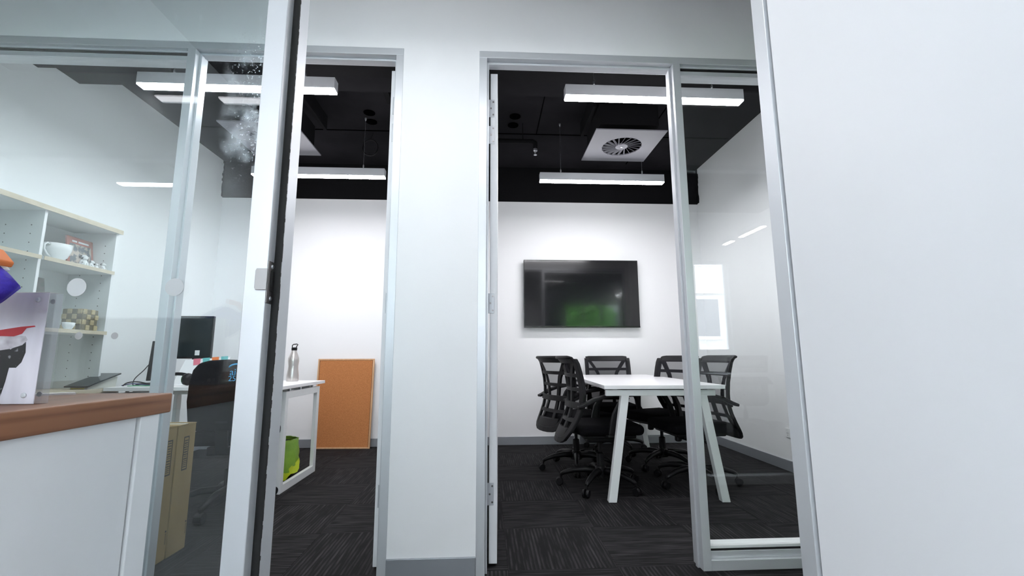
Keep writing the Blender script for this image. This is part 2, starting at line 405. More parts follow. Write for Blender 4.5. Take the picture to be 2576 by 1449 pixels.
# ------------------------------------------------------------------ partition on the camera side
pn = MB()
pn.box(NX0-.1, YN0+.002, ZH1, NX1+.1, YN1-.002, ZC)
pn.box(.637, YN0+.002, 0, 1.12, YN1-.002, ZH1)
pn.box(2.9, YN0+.002, 0, NX1+.1, YN1-.002, ZH1)
pn.box(-2.22, YN0+.002, 0, -2.12, YN1-.002, ZH1)
struct(pn.build('wall_near', 'wall_white'), 'white corridor wall on the camera side')
rn = sroot('window_3', 'silver aluminium doorway frame and tinted sidelight beside the camera')
B(-2.12, YN0, ZH0, .637, YN1, ZH1).build('header', 'aluminium', rn, bevel=.0015)
B(-.435, YN0, 0, -.3965, YN1, ZH0).build('jamb', 'aluminium', rn, bevel=.0012)
B(-.3965, .8585, 0, -.384, YN1, ZH0).build('door_stop', 'aluminium', rn, bevel=.001)
# brush seal: a ragged pile strip on the stop
sl = MB(); zz = 0.0
while zz < ZH0-.001:
    z2 = min(zz+.007, ZH0); sl.box(-.3965, .8545, zz, -.3835-.0012*random.random(), .8585, z2); zz = z2
sl.build('brush_seal', 'gasket', rn)
B(.597, .8585, 0, .637, YN1, ZH0).build('jamb', 'aluminium', rn, bevel=.001)
B(-2.12, YN0, 0, -2.08, YN1, ZH0).build('jamb', 'aluminium', rn)
B(-2.08, YN0, 0, -.435, YN1, .045).build('sill', 'aluminium', rn)
B(-2.08, .862, .04, -.433, .870, ZH0).build('glass_pane', 'glass_near', rn)
gp = rn.children[-1]
for (x, z, r) in ((-.746, 1.078, .0167), (-.575, 1.079, .0165), (-.731, .990, .0066), (-.6695, .990, .006)):
    MB().lathe([(r, -.0004), (r, .0004)], (x, .8612, z), 36, 'y').build('round_sticker', 'sticker', gp)
# strike plate wrapped round the jamb edge
sp = B(-.3967, .831, 1.047, -.3945, .857, 1.124).build('strike_plate', 'dark_steel', rn, bevel=.0006)
lip = MB().prism([(-.4155, 1.074), (-.4135, 1.070), (-.3945, 1.070), (-.3945, 1.109), (-.4135, 1.109), (-.4155, 1.105)], lambda u, v, t: (u, t, v), .8265, .8288)
lip.build('lip', 'strike_grey', sp, bevel=.0006)
B(-.3948, .840, 1.070, -.3938, .851, 1.107).build('latch_slot', 'gasket', sp)
for z in (1.056, 1.115): MB().lathe([(.0045, 0), (.003, .0016)], (-.3946, .845, z), 14, 'x').build('screw', 'zinc', sp)
# open door leaf at the right
d3 = sroot('door_3', 'white door leaf swung wide open beside the camera'); d3.location = (.601, .852, 0); d3.rotation_euler = (0, 0, PI+math.radians(.6))
B(-.040, 0, .010, 0, .92, 2.462).build('leaf', 'white_door', d3, bevel=.0015)
# neighbouring sidelights, seen only as reflections
for (nm, a, b) in (('window_4', 1.12, 2.9), ('window_5', NX0, -2.22)):
    r = sroot(nm, 'silver framed corridor glazing of the neighbouring office')
    B(a, YN0, ZH0, b, YN1, ZH1).build('header', 'aluminium', r); B(a, YN0, 0, b, YN1, .06).build('sill', 'aluminium', r)
    B(a, YN0, .06, a+.04, YN1, ZH0).build('jamb', 'aluminium', r); B(b-.04, YN0, .06, b, YN1, ZH0).build('jamb', 'aluminium', r)
    B(a+.04, .862, .05, b-.04, .870, ZH0).build('glass_pane', 'glass_clear', r)
# rooms behind the camera
struct(B(-2.22, NY, 0, -2.14, YN0, ZC).build('wall_near_left', 'wall_white'), 'white side wall of the room with the camera')
struct(B(1.0, NY, 0, 1.08, YN0, ZC).build('wall_near_right', 'wall_white'), 'white side wall of the room with the camera')
struct(B(NX0-.1, NY, 0, NX0, YO0, ZC).build('wall_far_left', 'wall_white'), 'white end wall')
struct(B(NX1, NY, 0, NX1+.1, YO0, ZC).build('wall_far_right', 'wall_white'), 'white end wall')
wb = MB(); WZ0, WZ1 = 1.0, 2.42
wins = [(-1.7, .7), (2.15, 3.72)]
wb.box(NX0-.1, NY-.15, 0, NX1+.1, NY, WZ0); wb.box(NX0-.1, NY-.15, WZ1, NX1+.1, NY, ZC)
for a, b in ((NX0-.1, wins[0][0]), (wins[0][1], wins[1][0]), (wins[1][1], NX1+.1)): wb.box(a, NY-.15, WZ0, b, NY, WZ1)
struct(wb.build('wall_rear', 'wall_white'), 'white outside wall with windows behind the camera')
for k, (a, b) in enumerate(wins):
    r = sroot('window_%d' % (6+k), 'white framed outside window behind the camera')
    B(a, NY-.1, WZ0, b, NY-.05, WZ0+.05).build('sill', 'white_powder', r); B(a, NY-.1, WZ1-.05, b, NY-.05, WZ1).build('head', 'white_powder', r)
    n = 3
    for q in range(n+1):
        x = a + (b-a-.05)*q/n; B(x, NY-.1, WZ0+.05, x+.05, NY-.05, WZ1-.05).build('mullion', 'white_powder', r)
    for q in range(n):
        x = a+.05+(b-a-.05)*q/n; B(x, NY-.078, WZ0+.05, x+(b-a-.05)/n-.05, NY-.072, WZ1-.05).build('glass_pane', 'glass_clear', r)

# ------------------------------------------------------------------ pendant lamps
def make_lamp(label, x0, x1, y, z, wires, group=None, glow='lamp_glow'):
    L = x1-x0; t = thing('pendant_lamp', label, 'lamp', ((x0+x1)/2, y, z), 0, group)
    B(-L/2, -.034, .006, L/2, .034, .078).build('housing', 'aluminium', t, bevel=.002)
    B(-L/2+.003, -.031, -.003, L/2-.003, .031, .0065).build('diffuser', glow, t)
    for f in wires:
        x = -L/2+L*f
        zt = (2.888 if abs(y-2.7) < .01 else ZC)-z
        wv = MB().tube([(x, 0, .078), (x, 0, zt)], .0012, 6).build('suspension_wire', 'zinc', t)
        MB().lathe([(.004, 0), (.0065, .006), (.0065, .020), (.003, .030)], (x, 0, .095), 10).build('wire_grip', 'zinc', wv)
        MB().lathe([(.004, -.03), (.010, -.012), (.010, 0)], (x, 0, zt), 10).build('wire_anchor', 'zinc', wv)
    return t
make_lamp('linear pendant lamp nearest the doorway in the meeting room', .493, 1.666, 2.70, 2.60, (.165, .835))
make_lamp('linear pendant lamp hanging in front of the television wall', .492, 1.690, 4.11, 2.60, (.17, .83))
make_lamp('linear pendant lamp nearest the doorway in the left far office', -2.137, -.955, 2.70, 2.60, (.165, .835))
make_lamp('linear pendant lamp above the bottle in the left far office', -2.150, -.953, 4.09, 2.60, (.17, .83))
make_lamp('short pendant lamp behind the camera, mirrored in the near glass', -2.11, -1.85, -1.09, 2.59, (.2, .8), glow='lamp_dim')
make_lamp('long pendant lamp behind the camera, mirrored in the near glass', -1.72, -.52, -1.09, 2.59, (.17, .83), glow='lamp_dim')
make_lamp('added pendant lamp behind the camera, unseen, brightens the pier', -1.5, -.3, -1.9, 2.60, (.17, .83), glow='rear_fill')  # unseen lamp, added to light the pier through the doorway
make_lamp('added pendant lamp in the corridor, out of view, brightens the pier', -1.0, .2, 1.12, 2.60, (.17, .83), glow='lamp_mid')  # added above the view to brighten the corridor side of the pier
make_lamp('pendant lamp in the neighbouring office at the far left', -3.53, -2.36, .02, 2.60, (.17, .83))
for k, (y, hl) in enumerate(((-1.97, .11), (-1.37, .27))):
    t = make_lamp(('rear', 'front')[k]+' of two pendant lamps in the neighbouring office at the right', -hl, hl, y, 2.60, (.2, .8), glow='lamp_mid')
    t.location = (3.55, y, 2.6); t.rotation_euler = (0, 0, PI/2)

# ------------------------------------------------------------------ swirl diffusers
def make_swirl(label, cx, cy):
    t = thing('ceiling_vent', label, 'vent', (cx, cy, 2.80))
    H, R, n = .30, .172, 64; m = MB()
    for zz in (0.0, .010):
        for k in range(n):
            a = 2*PI*(k+.5)/n; m.v.append(Vector((R*math.cos(a), R*math.sin(a), zz)))
        for k in range(n):
            a = 2*PI*(k+.5)/n; q = max(abs(math.cos(a)), abs(math.sin(a))); 
            x, y = H*math.cos(a)/q, H*math.sin(a)/q
            if k % 16 == 7: x, y = math.copysign(H, x), math.copysign(H, y)
            m.v.append(Vector((x, y, zz)))
    for k in range(n):
        j = (k+1) % n
        m.f += [[k, j, n+j, n+k], [2*n+k, 3*n+k, 3*n+j, 2*n+j], [n+k, n+j, 3*n+j, 3*n+k], [k, 2*n+k, 2*n+j, j]]
    m.build('face_plate', 'vent_grey', t)
    B(-.25, -.25, .075, .25, .25, .26).build('plenum_box', 'paint_black', t)
    MB().lathe([(.172, .010), (.172, .074)], (0, 0, 0), 40).build('throat', 'dark_hole', t)
    MB().lathe([(.052, -.002), (.058, .004), (.058, .009)], (0, 0, 0), 28).build('hub', 'vent_grey', t)
    MB().lathe([(.009, -.006), (.011, -.002)], (0, 0, 0), 14).build('screw', 'zinc', t)
    for k in range(20):
        a = 2*PI*k/20; d = Vector((math.cos(a), math.sin(a), 0)); p = Vector((-math.sin(a), math.cos(a), 0))
        ax = (d*.93+p*.36).normalized(); side = Vector((-ax.y, ax.x, 0)); tilt = (side*.55+Vector((0, 0, .83))).normalized()
        c = d*.112+p*.018
        MB().obox(c+Vector((0, 0, .0045)), (ax, tilt, ax.cross(tilt)), (.063, .010, .0012)).build('vane', 'vent_grey', t)
    return t
make_swirl('square white swirl vent in the black ceiling above the meeting table', 1.190, 3.772)
make_swirl('square white swirl vent seen through the glass above the left far office', -1.845, 3.782)

# ------------------------------------------------------------------ ceiling bits
def ceil_bar(label, x, y0, y1, z0, wd=.03):
    o = B(-wd/2, 0, z0-ZC, wd/2, y1-y0, 0).build('ceiling_fin', 'paint_black', bevel=.002); o.location = (x, y0, ZC)
    tag(o, label, 'ceiling fin')
ceil_bar('black metal fin on the ceiling left of the swirl vent above the table', .905, 3.55, 4.09, 3.05)
ceil_bar('black metal fin on the ceiling of the left far office beside its lamp', -1.52, 3.3, 4.08, 3.05)
ceil_bar('thin black rail on the ceiling near the open door of the left far office', -.85, 3.29, 3.72, 3.12, .045)
sk = thing('sprinkler', 'black sprinkler pipe with a silver head under the ceiling left of the lamp', 'sprinkler', (.455, 4.12, 2.93))
MB().tube([(-.63, 0, .075), (-.02, 0, .075), (0, 0, .062), (0, 0, .0)], .022, 12).build('pipe', 'paint_black', sk, smooth=True)
MB().lathe([(.020, 0), (.020, -.02), (.010, -.03), (.008, -.055), (.016, -.058), (.016, -.062)], (0, 0, 0), 14).build('sprinkler_head', 'zinc', sk)
for x in (-.5, -.12): MB().tube([(x, 0, .09), (x, 0, ZC-2.93)], .004, 6).build('hanger', 'paint_black', sk)
ring = [(.075*math.cos(2*PI*k/28), 0, .085*math.sin(2*PI*k/28)) for k in range(28)]
cc = thing('cable_coil', 'black looped cable hanging from the ceiling above the rear lamp', 'cable', (-1.184, 4.4, 3.04))
MB().tube(ring, .006, 8, closed=True).build('loop', 'black_plastic', cc, smooth=True)
MB().tube([(0, 0, .085), (.02, 0, .15)], .005, 8).build('tail', 'black_plastic', cc)

# ------------------------------------------------------------------ television
tv = thing('television', 'large black flat screen television on the meeting room wall', 'television', (1.074, 5.09, 1.274))
B(-.661, 0, 0, .661, .045, .776).build('casing', 'bezel', tv, bevel=.004)
B(-.653, -.0025, .018, .653, .002, .768).build('screen', 'screen', tv)
B(-.661, -.004, 0, .661, .004, .016).build('lower_trim', 'bezel', tv, bevel=.001)
B(-.3, .045, .2, .3, YB-5.09-.001, .6).build('wall_bracket', 'black_plastic', tv)
# ------------------------------------------------------------------ wall socket
so = thing('power_socket', 'white double power socket on the right wall above the skirting', 'socket', (XR, 3.80, .275))
B(-.009, -.058, 0, 0, .058, .075).build('plate', 'white_lam', so, bevel=.002)
for y in (-.03, .03):
    B(-.012, y-.008, .054, -.009, y+.008, .066).build('switch', 'ceramic', so)
    for (dy, dz) in ((-.007, .035), (.007, .035), (0, .018)): B(-.0095, y+dy-.0015, dz-.005, -.0088, y+dy+.0015, dz+.005).build('slot', 'gasket', so)

# ------------------------------------------------------------------ meeting table
tb = thing('meeting_table', 'white rectangular meeting table with splayed white steel legs', 'table', (1.255, 4.02, 0), math.radians(-3.2))
HW, HL, TZ = .41, .93, .757
B(-HW, -HL, TZ-.026, HW, HL, TZ).build('tabletop', 'table_white', tb, bevel=.002)
B(-HW+.015, -HL+.02, TZ-.072, HW-.06, -HL+.06, TZ-.032).build('end_rail', 'white_powder', tb, bevel=.002)
B(-HW+.015, HL-.06, TZ-.072, HW-.06, HL-.02, TZ-.032).build('end_rail', 'white_powder', tb, bevel=.002)
for s in (-1, 1): B(s*(.27)-.02, -HL+.06, TZ-.072, s*(.27)+.02, HL-.06, TZ-.032).build('side_rail', 'white_powder', tb, bevel=.002)
B(-.3, -HL+.03, TZ-.034, .3, HL-.03, TZ-.026).build('spacer', 'gasket', tb)
for sy in (-1, 1):
    for sx in (-1, 1):
        MB().prism([(-.027, -.027), (.027, -.027), (.027, .027), (-.027, .027)],
                   lambda u, v, t, sx=sx, sy=sy: (sx*(.265+(.374-.265)*(1-t)) + u, sy*(HL-.045) + v, t*(TZ-.07)), 0, 1).build('leg', 'white_powder', tb, bevel=.003)

# ------------------------------------------------------------------ mesh back office chairs
def bx(z):
    pts = [(.34, -.325), (.38, -.315), (.44, -.285), (.52, -.245), (.60, -.222), (.68, -.220), (.76, -.228), (.84, -.245), (.90, -.262), (.935, -.280), (.97, -.33)]
    for (a, b) in zip(pts, pts[1:]):
        if z <= b[0]:
            f = (z-a[0])/(b[0]-a[0]); return a[1]+(b[1]-a[1])*f
    return pts[-1][1]
def bs(u, v, o): return (bx(v)+1.0*u*u+o, u, v)
def bwid(z): return .17+.055*min(1, max(0, (z-.36)/.30))
def make_chair():
    t = thing('office_chair', 'x', 'chair')
    # seat
    B(-.20, -.235, .395, .27, .235, .47).build('seat', 'black_fabric', t, smooth=True, bevel=.035, seg=5)
    B(-.16, -.19, .372, .22, .19, .40).build('seat_pan', 'black_plastic', t, bevel=.01)
    B(-.11, -.07, .325, .10, .07, .375).build('tilt_mechanism', 'black_plastic', t, bevel=.012)
    lv = MB().tube([(.02, .06, .35), (.03, .22, .345)], .006, 8).build('lever', 'black_plastic', t)
    MB().tube([(.03, .2, .345), (.03, .27, .343)], .012, 10).build('lever_grip', 'black_plastic', lv, smooth=True)
    MB().lathe([(.018, -.062), (.026, -.055), (.026, -.005), (.02, 0)], (.12, 0, .375), 16).build('tension_knob', 'black_plastic', t)
    # column and base
    MB().lathe([(.028, .10), (.028, .24), (.022, .245), (.014, .25), (.014, .33)], (0, 0, 0), 18).build('gas_column', 'black_plastic', t, smooth=False)
    MB().lathe([(.030, .075), (.048, .080), (.050, .125), (.034, .150)], (0, 0, 0), 22).build('base_hub', 'black_plastic', t)
    for k in range(5):
        a = 2*PI*k/5+.35; d = Vector((math.cos(a), math.sin(a), 0))
        pts = [d*.03+Vector((0, 0, .115)), d*.11+Vector((0, 0, .122)), d*.20+Vector((0, 0, .112)), d*.27+Vector((0, 0, .092)), d*.295+Vector((0, 0, .078))]
        lg = MB().tube(pts, [.026, .024, .020, .016, .013], 10).build('base_leg', 'black_plastic', t, smooth=True)
        c = d*.295; p = Vector((-d.y, d.x, 0))
        cs = MB(); cs.tube([c+Vector((0, 0, .080)), c+Vector((0, 0, .052))], .007, 8)
        for s in (-1, 1): cs.tube([c+p*(s*.007)+d*.012+Vector((0, 0, .029)), c+p*(s*.012)+d*.012+Vector((0, 0, .029)), c+p*(s*.024)+d*.012+Vector((0, 0, .029))], [.0285, .029, .024], 18)
        cs.build('caster', 'black_plastic', lg)
    # back
    fr = MB()
    zs = [.935, .90, .84, .76, .68, .60, .54, .48, .43]
    half = [(-bwid(z), z) for z in zs]+[(-.168, .400), (-.150, .376), (-.118, .362), (-.06, .357)]
    fr.ribbon(half+[(0, .356)]+[(-a, b) for (a, b) in reversed(half)], .044, .026, bs)
    n = 12; ys = [-.225+.45*k/n for k in range(n+1)]
    fr.ribbon([(y, .925) for y in ys], .050, .024, bs)
    fr.build('back_frame', 'charcoal_plastic', t, bevel=.005)
    MB().tube([bs(y, .945, -.012) for y in ys], [.008]+[.013]*(n-1)+[.008], 8).build('top_roll', 'charcoal_plastic', t, smooth=True)
    MB().ribbon([(-.145+.29*k/n, .410) for k in range(n+1)], .070, .022, bs).build('lower_panel', 'charcoal_plastic', t, bevel=.008)
    for (z, hw, o) in ((.815, .028, 0), (.715, .026, 0), (.500, .026, 0)):
        MB().ribbon([(-bwid(z)+2*bwid(z)*k/n, z) for k in range(n+1)], hw, .018, bs).build('crossbar', 'charcoal_plastic', t, bevel=.003)
    MB().ribbon([(-.232+.464*k/n, .605) for k in range(n+1)], .044, .020, lambda u, v, o: bs(u, v, o-.016)).build('lumbar_bar', 'charcoal_plastic', t, bevel=.004)
    for s in (-1, 1):
        MB().ribbon([(s*.195, .915), (s*.15, .85), (s*.105, .78), (s*.08, .70), (s*.068, .60), (s*.075, .50), (s*.085, .42)], .032, .018, bs).build('back_rib', 'charcoal_plastic', t, bevel=.003)
    g = MB(); nu, nv = 10, 16
    for j in range(nv+1):
        z = .42+(.915-.42)*j/nv
        for i in range(nu+1): g.v.append(Vector(bs((-1+2*i/nu)*bwid(z), z, .015)))
    for j in range(nv):
        for i in range(nu):
            a = j*(nu+1)+i; g.f.append([a, a+1, a+nu+2, a+nu+1])
    g.build('back_mesh', 'mesh_fabric', t, smooth=True)
    MB().bar((-.275, 0, .415), (-.06, 0, .365), .09, .018).build('back_bracket', 'black_plastic', t, bevel=.004)
    # arms
    for s in (-1, 1):
        y = .262*s
        a = MB().ribbon([(-.215, .600), (-.17, .615), (-.10, .650), (-.02, .672), (.08, .684), (.17, .684), (.225, .676)], [.020, .026, .026, .026, .026, .026, .016], .050, lambda u, v, o, y=y: (u, y+o, v))
        am = a.build('armrest', 'charcoal_plastic', t, bevel=.006)
        MB().ribbon([(.14, .672), (.085, .62), (.045, .55), (.03, .48), (.02, .41)], [.04, .036, .036, .042, .05], .028, lambda u, v, o, y=y: (u, y+o, v)).build('arm_support', 'black_plastic', am, bevel=.005)
        MB().bar((.02, y*.70, .392), (.02, y+.012*s, .405), .06, .014).build('arm_bracket', 'black_plastic', am)
    return t
CH = [((.845, 3.50, 0), math.radians(1), 'black mesh office chair nearest the doorway on the left side of the table', .6),
      ((.775, 4.07, 0), math.radians(24), 'leftmost black mesh office chair, behind the front left chair', .2),
      ((1.305, 4.78, 0), math.radians(-92), 'black mesh office chair at the far end of the table under the television', .9),
      ((1.555, 4.12, 0), math.radians(201), 'black mesh office chair on the right of the table, partly behind the silver mullion', .3),
      ((1.575, 3.53, 0), math.radians(184), 'rightmost black mesh office chair, seen through the sidelight glass', .75)]
ch0 = make_chair()
for k, (loc, rz, lab, br) in enumerate(CH):
    o = ch0 if k == 0 else copy_tree(ch0)
    o.location = loc; o.rotation_euler = (0, 0, rz); tag(o, lab, 'chair', 'mesh back chairs round the meeting table')
o = copy_tree(ch0); o.location = (3.4, -1.6, 0); o.rotation_euler = (0, 0, math.radians(-80)); tag(o, 'mesh office chair by the window behind the camera, mirrored in the meeting room glass', 'chair')

# ------------------------------------------------------------------ left far office: desk
dk = thing('desk', 'white office desk with open white loop legs in the left far office', 'desk', (-2.04, 3.79, 0))
B(-.60, -.435, .725, .60, .435, .75).build('desktop', 'table_white', dk, bevel=.002)
for s in (-1, 1):
    x0, x1 = (s*.59-.030, s*.59) if s > 0 else (s*.59, s*.59+.030)
    lp = MB()
    # mitred loop with a bevelled inner face
    def ringpts(y0, y1, z0, z1): return [(y0, z0), (y1, z0), (y1, z1), (y0, z1)]
    out, inn = ringpts(-.33, .34, 0, .705), ringpts(-.285, .285, .055, .655)
    n0 = len(lp.v)
    for x in (x0, x1):
        for (y, z) in out: lp.v.append(Vector((x, y, z)))
        for (y, z) in inn: lp.v.append(Vector((x, y, z)))
    for k in range(4):
        j = (k+1) % 4
        lp.f += [[k, j, 4+j, 4+k], [8+k, 12+k, 12+j, 8+j], [k, 8+k, 8+j, j], [4+k, 4+j, 12+j, 12+k]]
    lp.build('loop_leg', 'white_powder', dk, bevel=.002)
for s in (-1, 1):
    for y in (-.25, -.05, .2): B(s*.575-.008, y-.008, .705, s*.575+.008, y+.008, .725).build('spacer', 'zinc', dk)
    B(-.56, s*.2-.02, .685, .56, s*.2+.02, .725).build('cross_rail', 'white_powder', dk)

bt = thing('water_bottle', 'brushed steel water bottle with black loop cap on the desk', 'bottle', (-1.672, 4.09, .75))
MB().lathe([(.046, 0), (.048, .006), (.047, .05), (.040, .10), (.039, .13), (.044, .17), (.043, .195), (.034, .222), (.024, .245), (.021, .262), (.021, .268)], (0, 0, 0), 32).build('body', 'steel', bt, smooth=True)
cp = MB().lathe([(.022, .262), (.023, .268), (.023, .285), (.018, .288)], (0, 0, 0), 24).build('cap', 'black_plastic', bt)
MB().tube([(-.018, 0, .285), (-.019, 0, .305), (-.010, 0, .314), (.02, 0, .317), (.028, 0, .312), (.020, 0, .300), (.016, 0, .287)], .0042, 8).build('carry_loop', 'black_plastic', cp, smooth=True)

bn = thing('waste_bin', 'small waste bin with a crumpled green liner under the desk', 'bin', (-1.675, 3.93, 0))
MB().lathe([(.10, 0), (.105, .005), (.125, .27), (.125, .275)], (0, 0, 0), 28).build('bin_body', 'black_plastic', bn, smooth=True)
bg_ = MB(); n = 40; rows = [(.128, .300), (.135, .302), (.142, .285), (.148, .23), (.152, .17), (.148, .12), (.150, .085)]
for i, (r, z) in enumerate(rows):
    for k in range(n):
        a = 2*PI*k/n; rr = r*(1+.05*math.sin(5*a+i)+.035*math.sin(11*a-i*1.7)+random.uniform(-.02, .02)); bg_.v.append(Vector((rr*math.cos(a), rr*math.sin(a), z+(.012*math.sin(4*a+i) if i > 1 else 0)+(.03*math.sin(3*a+1) if i == len(rows)-1 else 0))))
for i in range(len(rows)-1):
    for k in range(n): bg_.f.append([i*n+k, i*n+(k+1) % n, (i+1)*n+(k+1) % n, (i+1)*n+k])
bg_.build('bin_liner', 'bag_green', bn, smooth=True)
hm = MB()
for i, (r, z) in enumerate(((.149, .105), (.155, .075), (.160, .045))):
    for k in range(n):
        a = 2*PI*k/n; hm.v.append(Vector((r*(1+.06*math.sin(7*a+i))*math.cos(a), r*(1+.06*math.sin(7*a+i))*math.sin(a), z+.03*math.sin(3*a+1)+.012*math.sin(9*a))))
for i in range(2):
    for k in range(n): hm.f.append([i*n+k, i*n+(k+1) % n, (i+1)*n+(k+1) % n, (i+1)*n+k])
hm.build('liner_hem', 'bag_yellow', bn, smooth=True)

cb = thing('cork_board', 'framed cork pinboard leaning against the back wall', 'pinboard', (-1.535, 5.075, 0))
cb.rotation_euler = (math.radians(-3.2), 0, math.radians(-2.5))
B(-.285, .004, .012, .285, .014, .925).build('cork_panel', 'cork', cb)
for (a) in ((-.305, 0, 0, .305, .02, .016), (-.305, 0, .921, .305, .02, .937), (-.305, 0, .016, -.289, .02, .921), (.289, 0, .016, .305, .02, .921)): B(*a).build('frame_strip', 'pine', cb, bevel=.002)

# upholstered task chair in the left office, its back to the camera
tc_ = thing('task_chair', 'black upholstered task chair with blue lettering on its back at the desk', 'chair', (-1.665, 3.20, 0), math.radians(4))
def blob(prof, y0, y1): return MB().prism(prof, lambda u, v, t: (u, t+.35*u*u, v), y0, y1)
bp_ = [(-.17, .50), (-.205, .56), (-.222, .68), (-.218, .80), (-.200, .875), (-.165, .918), (-.10, .935), (0, .94), (.10, .935), (.165, .918), (.200, .875), (.218, .80), (.222, .68), (.205, .56), (.17, .50)]
tb_ = blob(bp_, -.185, -.12).build('backrest', 'grey_fabric', tc_, bevel=.018, seg=4)
B(-.21, -.14, .40, .21, .33, .49).build('seat', 'black_fabric', tc_, bevel=.035, seg=5)
MB().bar((0, -.165, .56), (0, -.13, .36), .07, .02, (0, 1, 0)).build('back_bracket', 'black_plastic', tc_)
B(-.09, -.14, .345, .09, .1, .40).build('tilt_mechanism', 'black_plastic', tc_, bevel=.01)
MB().lathe([(.028, .10), (.028, .24), (.015, .25), (.015, .35)], (0, 0, 0), 18).build('gas_column', 'black_plastic', tc_)
for k in range(5):
    a = 2*PI*k/5+.9; d = Vector((math.cos(a), math.sin(a), 0))
    lg = MB().tube([d*.02+Vector((0, 0, .115)), d*.15+Vector((0, 0, .115)), d*.30+Vector((0, 0, .075))], [.026, .022, .014], 10).build('base_leg', 'black_plastic', tc_, smooth=True)
    c = d*.30; cs = MB().tube([c+Vector((-d.y, d.x, 0))*.022+Vector((0, 0, .03)), c-Vector((-d.y, d.x, 0))*.022+Vector((0, 0, .03))], .03, 18); cs.tube([c+Vector((0, 0, .05)), c+Vector((0, 0, .08))], .008, 8); cs.build('caster', 'black_plastic', lg)
x_ = text('aic', .060, 'lettering', 'text_blue', tb_, (.062, -.1865, .842), (PI/2, 0, 0))
x_ = text('25:', .046, 'lettering', 'text_blue', tb_, (.052, -.1865, .806), (PI/2, 0, 0))
MB().tube([(.072+.05*math.cos(a), -.186, .885+.026*math.sin(a)) for a in [math.radians(q) for q in range(20, 185, 15)]], [.002]+[.005]*9+[.002], 6).build('printed_arc', 'text_blue', tb_, smooth=True)

# ------------------------------------------------------------------ desk clutter
mo = thing('computer_monitor', 'wide dark computer monitor standing on the far desk behind the chair', 'monitor', (-2.32, 3.93, .75), math.radians(4))
B(-.25, -.012, .195, .045, .02, .545).build('casing', 'bezel', mo, bevel=.004)
B(-.242, -.0135, .21, .037, -.011, .537).build('screen', 'tablet', mo)
B(-.11, .02, .02, -.05, .04, .33).build('stand_post', 'black_plastic', mo)
B(-.19, -.05, 0, .03, .12, .02).build('stand_foot', 'black_plastic', mo, bevel=.004)
B(-.075, -.0150, .222, -.040, -.0132, .262).build('white_rect', 'paper', mo)  # small plain white rectangle on the screen
m2 = thing('side_monitor', 'thin black screen seen edge on behind the frame', 'monitor', (-2.575, 3.72, .75))
MB().prism([(-.05, .03), (.06, .03), (.06, .33), (-.05, .33)], lambda u, v, t: (t+.06*(v-.03), u, v), -.013, .013).build('casing', 'bezel', m2, bevel=.003)
MB().bar((0, .02, .12), (.02, .02, .0), .05, .02, (0, 1, 0)).build('stand_post', 'black_plastic', m2)
B(-.07, -.07, 0, .07, .1, .012).build('stand_foot', 'black_plastic', m2, bevel=.003)
cdl = thing('desk_calendar', 'white desk calendar with pink, teal and orange tabs', 'calendar', (-2.225, 3.72, .75), math.radians(3))
MB().prism([(-.19, .0), (.16, .0), (.18, .205), (-.15, .185)], lambda u, v, t: (u, t+.35*v, v), 0, .004).build('sheet', 'paper', cdl)
MB().prism([(-.15, .0), (.16, .0), (.16, .012), (-.15, .012)], lambda u, v, t: (u, t, v), 0, .11).build('easel_base', 'paper', cdl)
for k, m_ in enumerate(('pink', 'teal', 'orange', 'teal')):
    x = -.085+.067*k; z = .155+.006*k
    MB().prism([(x+.006, z-.012), (x+.052, z-.006), (x+.046, z+.042), (x-.006, z+.038)], lambda u, v, t: (u, t+.35*v, v), -.0025, -.0005).build('tab', m_, cdl)
hs = thing('headset', 'black headset with green ear pads lying on the far desk', 'headset', (-2.27, 3.52, .75))
MB().tube([(-.11+.21*0+.105+.105*math.cos(a), .02*math.sin(a), .05+.035*math.sin(a)) for a in [math.radians(q) for q in range(0, 181, 15)]], .012, 10).build('headband', 'black_plastic', hs, smooth=True)
for (x, q) in ((-.095, 1), (.085, -1)):
    e = MB().tube([(x-.03*q, 0, .046), (x, 0, .046), (x+.022*q, 0, .046)], [.036, .045, .040], 20).build('ear_cup', 'black_plastic', hs, smooth=True)
    MB().tube([(x+.022*q, 0, .046), (x+.028*q, 0, .046)], [.038, .034], 20).build('ear_pad', 'led_green', e)
def cable(label, m_, pts, r=.0035):
    P = [Vector(p) for p in pts]; out = []
    for i in range(len(P)-1):
        p0, p1, p2, p3 = P[max(i-1, 0)], P[i], P[i+1], P[min(i+2, len(P)-1)]
        for k in range(6):
            t = k/6; out.append(.5*((2*p1)+(p2-p0)*t+(2*p0-5*p1+4*p2-p3)*t*t+(3*p1-p0-3*p2+p3)*t**3))
    out.append(P[-1]); o = out[0]
    ob = MB().tube([p-o for p in out], r, 7).build('cable', m_, smooth=True); ob.location = o
    tag(ob, label, 'cable', 'loose cables on the far desk')
Z0 = .7545
cable('black cable sagging from the edge-on screen to the desk', 'black_plastic', [(-2.59, 3.72, .93), (-2.615, 3.68, .86), (-2.63, 3.62, .80), (-2.625, 3.6, Z0), (-2.57, 3.58, Z0)])
cable('dark blue cable lying coiled on the far desk', 'cable_blue', [(-2.63, 3.50, Z0), (-2.58, 3.53, Z0+.012), (-2.52, 3.55, Z0+.004), (-2.47, 3.56, Z0), (-2.42, 3.60, Z0)])
cable('pale green cable lying on the far desk', 'cable_green', [(-2.56, 3.46, Z0), (-2.50, 3.48, Z0), (-2.44, 3.47, Z0), (-2.38, 3.5, Z0)])
cable('black cable looping over the other cables on the far desk', 'black_plastic', [(-2.60, 3.47, Z0), (-2.585, 3.49, Z0+.02), (-2.54, 3.52, Z0+.026), (-2.48, 3.55, Z0+.01), (-2.43, 3.57, Z0+.002)], .0045)

